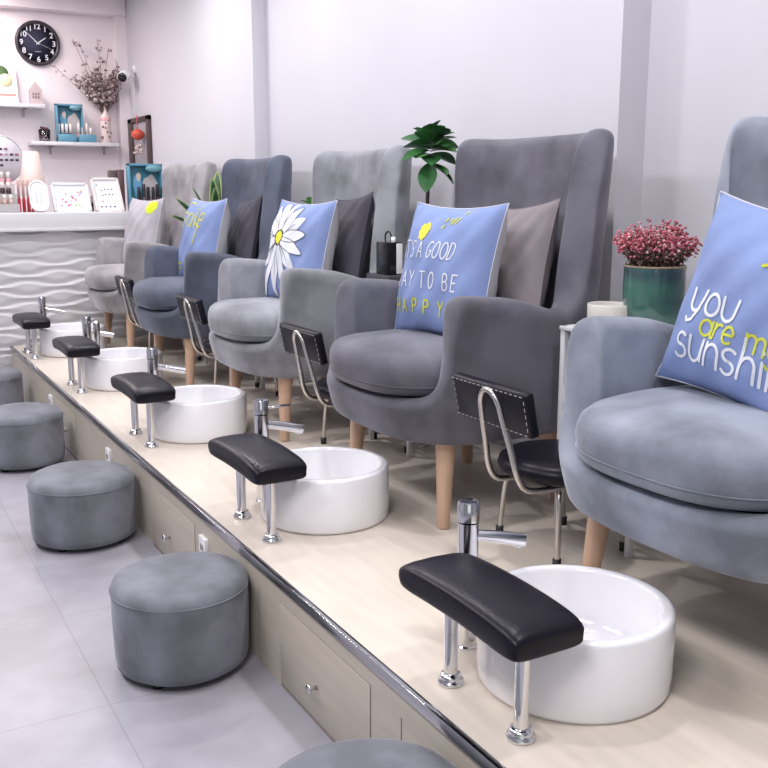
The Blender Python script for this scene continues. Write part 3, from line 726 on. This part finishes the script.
# items on the counter (stand on z = CT)
def pic_frame(name, x0, x1, h, lean, fm, label, cat, dots, y=6.78, bw=.018, seed=1, roll=0.0):
    w_ = x1-x0
    t = empty(name, ((x0+x1)/2, y, CT+.001), label, cat)
    T = Matrix.Rotation(-lean, 4, 'X')
    mb = MB().box((-w_/2, 0, 0), (-w_/2+bw, .02, h), .002, T=T).box((w_/2-bw, 0, 0), (w_/2, .02, h), .002, T=T).box((-w_/2, 0, 0), (w_/2, .02, bw), .002, T=T).box((-w_/2, 0, h-bw), (w_/2, .02, h), .002, T=T)
    smooth_by_angle(mb.build('frame', fm, t), 30)
    MB().box((-w_/2+bw, .012, bw), (w_/2-bw, .019, h-bw), T=T).build('backing_board', WPRINT, t, smooth=False)
    for (cname, c, pts) in dots:
        d = MB()
        for (a, b, r) in pts: d.lathe([(r, 0), (r*.8, .004), (.0005, .005)], n=10, T=T @ Matrix.Translation((a*w_/2, .012, h/2+b*h/2)) @ Matrix.Rotation(pi/2, 4, 'X'))
        d.build('nail_samples', mat(cname, c, .3), t)
    MB().box((-.02, .02+h*.8*sin(lean)+.015, 0), (.02, .035+h*.8*sin(lean)+.01, h*.72*cos(lean))).build('easel_leg', fm, t)
    return t
t = pic_frame('nail_art_board', 1.295, 1.545, .228, radians(30), WHITE, 'white framed tray of colourful dots standing on the counter', 'frame',
    [('dot_pink', (.75, .2, .35), [(-.45, -.1, .007), (-.25, .25, .006), (.05, .1, .008), (.22, -.12, .008), (-.1, -.45, .008), (-.35, -.3, .005)]),
     ('dot_lilac', (.55, .4, .7), [(-.55, -.5, .007), (.55, .35, .009), (.45, .2, .008)]),
     ('dot_peach', (.85, .5, .35), [(.6, .5, .009), (.4, .4, .008), (.0, -.2, .006)]),
     ('dot_lime', (.45, .7, .2), [(.38, -.45, .008), (.2, -.48, .007), (.5, -.55, .006)]),
     ('dot_rose', (.7, .1, .2), [(-.2, -.5, .008), (.1, .0, .007), (-.3, -.25, .007)])])
t = pic_frame('nail_art_board', 1.57, 1.765, .285, radians(35), mat('cream_frame', (.68, .62, .60), .4), 'cream framed board with rows of small dark nail samples, on the counter', 'frame',
    [('dot_slate', (.12, .13, .2), [(-.1+.25*(k % 3), .35-.3*(k//3), .0055) for k in range(6)]+[(-.55+.3*k, -.66, .007) for k in range(4)]),
     ('dot_mauve', (.4, .25, .33), [(-.6, .6, .006), (-.35, .3, .006), (-.3, .0, .006), (-.4, -.35, .006)])], y=6.76)
# oblong tray
t = empty('oval_tray', (1.20, 6.76, CT+.001), 'white oblong tray standing upright on the counter', 'tray')
mb = MB(); prof = []
def stadium(w_, h, n=10): return [(w_*cos(a), h-w_+w_*sin(a)) for a in [pi*k/n for k in range(n+1)]]+[(w_*cos(a), -h+w_+w_*sin(a)) for a in [pi+pi*k/n for k in range(n+1)]]
T = Matrix.Translation((0, 0.03, .108)) @ Matrix.Rotation(radians(-22), 4, 'X')
o1, o2, o3 = stadium(.062, .110), stadium(.052, .100), stadium(.048, .096); n_ = len(o1)
vs = [T @ Vector((x, 0.01, z)) for x, z in o1]+[T @ Vector((x, -.004, z)) for x, z in o1]+[T @ Vector((x, -.004, z)) for x, z in o2]+[T @ Vector((x, .004, z)) for x, z in o3]
fs = [tuple(range(n_))]+[(r*n_+k, r*n_+(k+1) % n_, (r+1)*n_+(k+1) % n_, (r+1)*n_+k) for r in range(3) for k in range(n_)]+[tuple(3*n_+k for k in range(n_))]
smooth_by_angle(mk('dish', vs, fs, WHITE, t), 30)
B('prop', (-.03, .045, 0), (.03, .065, .11), WHITE, t)
for k in range(2): MB().box((-.022+k*.026, -.002, -.05), (-.012+k*.026, .003, .05), .002, T=T).build('nail_strip', mat('pale_blue', (.6, .65, .78), .4), t)
# polish rack, tiers of bottles
rk = empty('polish_rack', (1.05, 6.86, CT+.001), 'clear tiered acrylic rack at the left of the counter', 'rack')
ACR = mat('acrylic', (.82, .80, .80), .1, trans=.6)
for k in range(3):
    B('tier', (-.22, -.10+k*.075, 0), (.02, -.095+k*.075, .055+k*.065), ACR, rk, bev=.001); B('step', (-.22, -.095+k*.075, .05+k*.065), (.02, -.03+k*.075, .055+k*.065), ACR, rk, bev=.001)
def bottle(x, y, z, r, h, bc, cc, label, cat='bottle', group='nail polish bottles', capf=.45):
    t = empty('polish_bottle', (x, y, z), label, cat, group)
    hb_ = h*(1-capf)
    MB().lathe([(r*.9, 0), (r, h*.03), (r, hb_*.8), (r*.5, hb_)], n=12).build('glass', bc, t)
    MB().lathe([(r*.82, hb_*.97), (r*.72, h*.97), (r*.45, h)], n=12).build('cap', cc, t)
    return t
PB = [mat('polish_dark', (.06, .03, .04), .15), mat('polish_red', (.55, .04, .06), .15), mat('polish_nude', (.62, .42, .38), .15), mat('polish_pink', (.72, .35, .38), .15)]
CAPW = mat('cap_cream', (.80, .72, .68), .35); CAPP = mat('cap_rose', (.62, .40, .36), .3); CAPK = mat('cap_black', (.02, .02, .025), .3)
for k in range(5): bottle(.865+k*.04, 6.805, CT+.057, .0145, .06, PB[2], CAPW, 'small nude polish bottle on the lowest tier of the acrylic rack', group='nude bottles on the rack')
for k in range(5): bottle(.865+k*.04, 6.875, CT+.122, .0165, .078, PB[0], CAPW, 'dark polish bottle with cream cap on the middle tier of the acrylic rack', group='dark bottles on the rack', capf=.5)
for k in range(5): bottle(.88+k*.04, 6.955, CT+.187, .015, .08, PB[3], CAPW, 'pink polish bottle on the top tier of the acrylic rack', group='pink bottles on the rack', capf=.5)
for k in range(6): bottle(1.095+k*.030, 6.93, CT, .0115, .215, PB[1], CAPP, 'tall red polish bottle with slim rose cap behind the white oblong tray', group='red bottles behind the oblong tray', capf=.52)
# colour wheel disc
t = empty('nail_colour_wheel', (1.0, 7.02, CT+.001), 'round clear nail colour wheel with dark samples at the far left of the counter', 'display')
MB().lathe([(.155, 0), (.155, .004)], n=48, T=Matrix.Translation((0, 0, .345)) @ Matrix.Rotation(pi/2, 4, 'X')).build('disc', mat('frosted_disc', (.62, .60, .66), .3), t)
MB().tube([(.158*cos(2*pi*k/48), 0, .345+.158*sin(2*pi*k/48)) for k in range(48)], .004, 8, closed=True).build('rim', CHROME, t)
MB().box((-.05, -.03, 0), (.05, .03, .01)).box((-.008, 0, 0), (.008, .008, .2)).build('stand', ACR, t, smooth=False)
sm_ = [MB(), MB(), MB()]
for r_ in range(4):
    for k in range(7):
        if (r_ == 3 and k > 3) or (r_ == 0 and k not in (1, 3, 4)): continue
        x = -.10+k*.034; sm_[(r_+k) % 3 if r_ != 2 else 0].box((x, -.009, .41-r_*.036), (x+.022, -.004, .425-r_*.036), .002)
for q, c in zip(sm_, ((.05, .03, .05), (.3, .1, .16), (.45, .3, .4))): q.build('nail_samples', mat('sample_%d' % int(c[0]*100), c, .3), t)
# cream shade lamp
t = empty('table_lamp', (1.205, 7.03, CT+.001), 'small cream tapered lamp behind the red bottles on the counter', 'lamp')
MB().lathe([(.05, 0), (.05, .01), (.008, .02), (.008, .2)], n=20).build('base', WHITE, t)
MB().lathe([(.088, .175), (.052, .405), (.050, .405), (.086, .175)], n=32, caps=False).build('lamp_shade', mat('cream_shade', (.70, .60, .55), .7), t)
# dark boxes at the back and row between frames
for k, (x, h) in enumerate([(1.745, .285), (1.802, .29)]):
    o = B('card_box', (x-.024, 6.98, CT+.001), (x+.024, 7.03, CT+h), mat('brown_card_%d' % k, (.10+.03*k, .07, .07), .4), bev=.002); tag(o, ('left' if k == 0 else 'right')+' one of two slim dark brown boxes behind the cream frame', 'box')
for k in range(3): bottle(1.555+k*.018, 6.93+k*.03, CT, .011, .10+.01*k, PB[0], CAPW, 'small dark bottle standing behind the gap between the two sample frames', group='bottles between the frames')
# blue display boxes
DB = mat('display_blue', (.12, .32, .44), .35); DBD = mat('display_teal', (.03, .16, .22), .35); SKIN = mat('display_cream', (.62, .55, .48), .5); TEALP = mat('display_plate', (.16, .36, .42), .4)
def blue_box(name, x, y, z, w_, h, label):
    t = empty(name, (x, y, z), label, 'display')
    mb = MB().box((0, 0, 0), (w_, .012, h)).box((0, -.05, 0), (.014, .0, h), .001).box((w_-.010, -.05, 0), (w_, 0, h), .001).box((0, -.05, h-.014), (w_, 0, h), .001).box((0, -.05, 0), (w_, 0, .04), .001)
    smooth_by_angle(mb.build('box_frame', DB, t), 30)
    MB().box((.014, -.003, .04), (w_-.01, -.001, h-.014)).build('picture_panel', DBD, t, smooth=False)
    # loose abstract shapes of the printed picture
    def blobp(cx, cz, rx, rz, m, nm, yy):
        vs = [(cx, yy, cz)]+[(cx+rx*cos(a)*(1+.15*sin(3*a)), yy, cz+rz*sin(a)*(1+.1*cos(5*a))) for a in [2*pi*k/24 for k in range(24)]]
        mk(nm, vs, [(0, 1+(k+1) % 24, 1+k) for k in range(24)], m, t)
    blobp(w_*.30, h*.50, w_*.11, h*.30, mat('print_blue', (.15, .38, .60), .5), 'printed_figure', -.0035)
    blobp(w_*.34, h*.72, w_*.07, h*.09, SKIN, 'printed_figure', -.0042)
    blobp(w_*.68, h*.45, w_*.22, h*.32, mat('print_grey', (.50, .47, .46), .5), 'printed_figure', -.0035)
    MB().lathe([(w_*.24, 0), (w_*.24, .006)], n=28, T=Matrix.Translation((w_*.74, -.049, h*.90)) @ Matrix.Diagonal((1, 1, .42, 1)) @ Matrix.Rotation(pi/2, 4, 'X')).build('title_plate', TEALP, t)
    return t
blue_box('display_box', 1.83, 6.93, CT+.001, .245, .33, 'blue window display box on the counter beside the farthest armchair')
for k in range(6): bottle(1.885+k*.033, 6.83-.01*(k % 2), CT, .0165, .17+.02*(k % 3 == 1), PB[0], CAPK, 'black-capped dark polish bottle in front of the blue box on the counter', group='black bottles by the counter display box')

# ------------------------------------------------------------------ wall shelves with things
def wall_shelf(x0, x1, z, label):
    t = empty('wall_shelf', ((x0+x1)/2, 8.1, z), label, 'shelf', 'white wall shelves')
    B('board', (x0-(x0+x1)/2, -.19, -.028), (x1-(x0+x1)/2, -.001, 0), WHITE, t, bev=.002)
    for x in ((x0*.75+x1*.25), (x0*.12+x1*.88)):
        mb = MB().box((x-(x0+x1)/2-.008, -.12, -.036), (x-(x0+x1)/2+.008, -.001, -.028)).box((x-(x0+x1)/2-.008, -.012, -.09), (x-(x0+x1)/2+.008, -.001, -.03))
        mb.build('bracket', mat('bracket_grey', (.45, .43, .45), .4), t, smooth=False)
S1, S2 = 1.662, 1.385
wall_shelf(.4, 1.49, S1, 'upper white wall shelf below the round clock')
wall_shelf(1.375, 2.045, S2, 'lower white wall shelf under the dried flowers')
# card with green leaf print
t = empty('greeting_card', (1.20, 8.0, S1+.001), 'white printed card with dark green and pale yellow artwork on the upper shelf', 'card')
T = Matrix.Rotation(radians(-10), 4, 'X')
MB().box((-.14, 0, 0), (.115, .008, .30), .001, T=T).build('card_sheet', WPRINT, t, smooth=False)
g = MB().lathe([(.062, 0), (.062, .002)], n=24, T=T @ Matrix.Translation((-.0, 0, .225)) @ Matrix.Rotation(pi/2, 4, 'X')).build('green_print', mat('leaf_print', (.08, .16, .06), .6), t)
g = MB().lathe([(.050, 0), (.050, .004)], n=24, T=T @ Matrix.Translation((.035, 0, .175)) @ Matrix.Rotation(pi/2, 4, 'X')).build('yellow_flower_print', mat('pale_yellow_print', (.78, .76, .45), .6), t)
MB().box((-.13, -.001, .055), (.10, .002, .075), T=T).build('red_line_print', mat('coral_print', (.75, .25, .22), .6), t, smooth=False)
mb = MB()
for k in range(6): mb.box((-.09+k*.025, -.001, .028), (-.078+k*.025, .002, .034), T=T)
mb.build('small_line_print', mat('grey_print', (.45, .4, .4), .6), t, smooth=False)
# house ornament
t = empty('house_ornament', (1.442, 8.0, S1+.001), 'small pinkish-grey house-shaped ornament on the upper shelf', 'ornament')
HC = mat('pinkish_grey_wood', (.50, .42, .43), .6)
vs = []; ol_ = [(-.046, 0), (.046, 0), (.046, .11), (0, .168), (-.046, .11)]
vs = [(x, -.02, z) for x, z in ol_]+[(x, .02, z) for x, z in ol_]
mk('house_body', vs, [(0, 1, 2, 3, 4), (9, 8, 7, 6, 5)]+[(k, k+5, (k+1) % 5+5, (k+1) % 5) for k in range(5)], HC, t, smooth=False)
mb = MB()
for a in range(3):
    for b in range(2): mb.box((-.028+a*.02, -.0225, .045+b*.024), (-.015+a*.02, -.019, .063+b*.024))
mb.build('house_windows', mat('ornament_dark', (.25, .18, .19), .6), t, smooth=False)
# cup of dark plant
t = empty('planter_cup', (1.485, 7.985, S2+.001), 'small clear cup with a dark red succulent on the lower shelf', 'plant')
MB().lathe([(.030, 0), (.040, .003), (.046, .09), (.043, .09), (.038, .01), (.002, .008)], n=24).build('glass_cup', mat('glass_cup', (.9, .85, .86), .02, trans=1.0), t)
rn = random.Random(8); mb = MB()
for k in range(60): mb.ball((rn.uniform(-.03, .03), rn.uniform(-.03, .03), .02+rn.random()*.085), .011, 5)
mb.build('succulent', mat('dark_red_leaf', (.10, .035, .045), .6), t)
blue_box('display_box', 1.578, 8.01, S2+.001, .205, .29, 'blue window display box on the lower wall shelf')
for (a, b) in ((1.578, 1.708), (1.735, 1.868)):
    o = B('drawer_box', (a, 7.915, S2+.001), (b, 7.955, S2+.06), DB, bev=.002); tag(o, 'small blue box in front of the bottles, '+('left' if a < 1.6 else 'right')+' one on the lower shelf', 'box')
for k in range(9):
    x = 1.592+k*.031
    if k == 4: continue
    bottle(x, 7.975, S2+.001, .0150, .140 if k < 4 else .115+.035*(k % 2), PB[0] if k < 4 else PB[1+(k % 3)], CAPW, 'cream-capped polish bottle behind the small blue boxes on the lower shelf', group='bottles on the lower wall shelf', capf=.52)
# pump bottle vase and dried flowers
t = empty('bottle_vase', (1.962, 7.99, S2+.001), 'pale pink patterned bottle vase at the right end of the lower shelf', 'vase')
bv_ = MB().lathe([(.038, 0), (.042, .004), (.042, .185), (.040, .20), (.020, .225), (.016, .25), (.016, .285), (.013, .285), (.012, .24)], n=28).build('bottle_body', mat('pale_pink_glass', (.80, .66, .64), .3), t)
MB().lathe([(.0425, .17), (.0428, .175), (.0428, .198), (.041, .2)], n=28).build('pink_band', mat('rose_band', (.72, .42, .44), .4), t)
mb = MB(); rn = random.Random(31)
for k in range(10):
    a = -pi/2+rn.uniform(-1.1, 1.1); z = .03+.125*rn.random(); mb.ball((.042*cos(a), .042*sin(a), z), .008, 6, sc=(1, .5, 1))
mb.build('dark_motif', mat('motif_dark', (.16, .10, .11), .5), t)
t = empty('dried_flowers', (1.955, 7.99, S2+.27), 'bunch of dried brownish flowers rising from the pink bottle vase', 'flowers')
sm = MB(); fl = MB(); rn = random.Random(12)
for k in range(64):
    a = rn.uniform(0, 2*pi); rad = sqrt(rn.random())*1.15; L = rn.uniform(.28, .42)*(1.0-.05*rad)
    if k < 7: L = [.60, .57, .58, .50, .52, .55, .48][k]; a = [2.9, 3.2, 2.2, 0, .2, 3.4, -.4][k]; rad = [.55, .45, .1, .85, .2, 1.3, .9][k]
    tilt = rad*.64; d = Vector((cos(a)*sin(tilt), sin(a)*sin(tilt)*.45, cos(tilt)))
    b0 = Vector((rn.uniform(-.008, .008), rn.uniform(-.006, .006), -.05)); e_ = b0+d*L; e_.y = min(e_.y, .085); e_.x = min(e_.x, .115)
    mid = b0+d*L*.5+Vector((-.012*cos(a), 0, 0))
    C_ = crom([b0, mid, e_], 6); sm.tube(C_, .0018, 5)
    lo = .42 if k > 6 else .55
    for q in range(15 if k > 6 else 8):
        f = rn.uniform(lo, 1); p = C_[min(12, int(f*12))]+Vector([rn.gauss(0, .013) for _ in range(3)]); p.y = min(p.y, .09)
        fl.ball(p, rn.uniform(.007, .014), 4, mi=rn.choice([0, 0, 1, 2]), sc=(1, .7, .8))
sm.build('stems', mat('dry_stem', (.14, .09, .08), .8), t)
fl.build('blossom', [mat('dry_mauve', (.38, .29, .30), .8), mat('dry_brown', (.20, .13, .13), .8), mat('dry_pale', (.56, .48, .46), .8)], t)

# ------------------------------------------------------------------ wall clock
CKC = (1.498, 8.1, 2.130); RX = .163
t = empty('wall_clock', CKC, 'round dark wall clock with white numerals above the upper shelf', 'clock')
TR = Matrix.Rotation(pi/2, 4, 'X')
MB().lathe([(RX, 0), (RX+.004, .01), (RX+.004, .03), (RX-.004, .036), (RX-.018, .036), (RX-.024, .018)], n=64, T=TR, caps=False).build('rim', mat('clock_rim', (.035, .028, .036), .3), t)
MB().lathe([(RX-.022, .02), (.001, .021)], n=64, T=TR).build('dial', mat('clock_dial', (.040, .043, .072), .8, spec=.15), t)
def text_mesh(s, size, off=0, space=1):
    c = bpy.data.curves.new('txt', 'FONT'); c.body = s; c.size = size; c.align_x = 'CENTER'; c.align_y = 'CENTER'; c.offset = off; c.extrude = .0008; c.space_character = space
    o = bpy.data.objects.new('txt', c); col.objects.link(o); bpy.context.view_layer.update(); dg = bpy.context.evaluated_depsgraph_get(); dg.update()
    me = bpy.data.meshes.new_from_object(o.evaluated_get(dg)); bpy.data.objects.remove(o); return me
for k in range(1, 13):
    a = pi/2-2*pi*k/12; me = text_mesh(str(k), .057, .0007, .92); me.materials.clear(); me.materials.append(WPRINT)
    o = bpy.data.objects.new('numeral', me); o.matrix_local = Matrix.Translation((.121*cos(a), -.0225, .121*sin(a))) @ TR; link(o, t)
def hand(ang, L, wd, m, nm, y, back=.015):
    a = radians(90-ang); d = Vector((cos(a), 0, sin(a))); nn = Vector((-sin(a), 0, cos(a)))
    p = [d*-back+nn*wd, d*-back-nn*wd, d*L-nn*wd*.5, d*L+nn*wd*.5]
    vs = [(q.x, y, q.z) for q in p]+[(q.x, y+.002, q.z) for q in p]
    mk(nm, vs, [(0, 1, 2, 3), (7, 6, 5, 4), (0, 4, 5, 1), (1, 5, 6, 2), (2, 6, 7, 3), (3, 7, 4, 0)], m, t, smooth=False)
hand(55, .075, .004, WPRINT, 'hour_hand', -.027); hand(312, .110, .003, WPRINT, 'minute_hand', -.030); hand(112, .115, .0012, mat('clock_silver', (.5, .5, .55), .4), 'second_hand', -.033, .03)
MB().box((-.022, -.0222, -.064), (.022, -.021, -.060)).build('maker_mark', MC['clock_silver'], t, smooth=False)

# security camera on the right wall
t = empty('security_camera', (2.17, 7.80, 1.945), 'small white bullet security camera on the right wall beside the dried flowers', 'camera')
MB().lathe([(.035, 0), (.035, .012), (.02, .018)], n=24, T=Matrix.Rotation(-pi/2, 4, 'Y')).build('mount', SOCK, t)
MB().tube(crom([(-.01, 0, 0), (-.05, -.02, -.005), (-.07, -.04, -.03)], 5), .009, 10).build('arm', SOCK, t)
dT = Matrix.Translation((-.10, -.06, -.055)) @ Matrix.Rotation(radians(-35), 4, 'Z') @ Matrix.Rotation(radians(110), 4, 'X') 
b_ = MB().lathe([(.032, -.07), (.040, -.06), (.040, .06), (.037, .062)], n=24, T=dT).build('camera_body', SOCK, t)
MB().lathe([(.036, .0615), (.035, .066), (.01, .068), (.001, .068)], n=24, T=dT).build('lens', mat('lens_black', (.01, .01, .012), .15), b_)
o = MB().tube(crom([(2.166, 7.86, 1.95), (2.166, 7.85, 1.75), (2.166, 7.865, 1.62)], 6), .003, 6).build('camera_cable', SOCK); tag(o, 'thin white cable running down the right wall below the security camera', 'cable')
# dark frame with red knot ornament on the right wall
t = empty('wall_frame', (2.169, 7.72, 1.17), 'narrow dark wooden frame hanging on the right wall above the blue box', 'frame')
FW = mat('dark_brown_wood', (.07, .045, .045), .5)
y0, y1, zb, zt = -.30, .27, -.05, .405
mb = MB().box((-.03, y0, zb), (0, y0+.055, zt), .003).box((-.03, y1-.11, zb), (0, y1, zt), .003).box((-.03, y0, zt-.055+.02), (0, y1, zt), .003).box((-.03, y0, zb), (0, y1, zb+.04), .003)
smooth_by_angle(mb.build('frame', FW, t), 30)
B('backing_board', (-.012, y0+.05, zb+.03), (-.001, y1-.05, zt-.03), mat('frame_grey', (.38, .36, .40), .5), t)
t = empty('red_ornament', (2.105, 7.58, 1.56), 'red lantern charm with small silver beads hanging in front of the dark frame', 'ornament')
RD = mat('charm_red', (.62, .09, .05), .5); MB().tube([(0, 0, .02), (0, 0, -.10)], .004, 6).build('cord', RD, t)
mb = MB().lathe([(.01, -.165), (.03, -.158), (.050, -.13), (.047, -.105), (.02, -.085), (.01, -.08)], n=20).build('lantern', RD, t)
mb = MB(); rn = random.Random(3)
for k in range(16): mb.ball((rn.uniform(-.01, .01), -.10+k*.0133, -.235-.03*cos(k*1.3)), .011, 6)
mb.tube([(0, 0, -.16), (0, 0, -.25)], .003, 6); mb.build('beads', mat('bead_silver', (.55, .45, .42), .3, metal=.4), t)
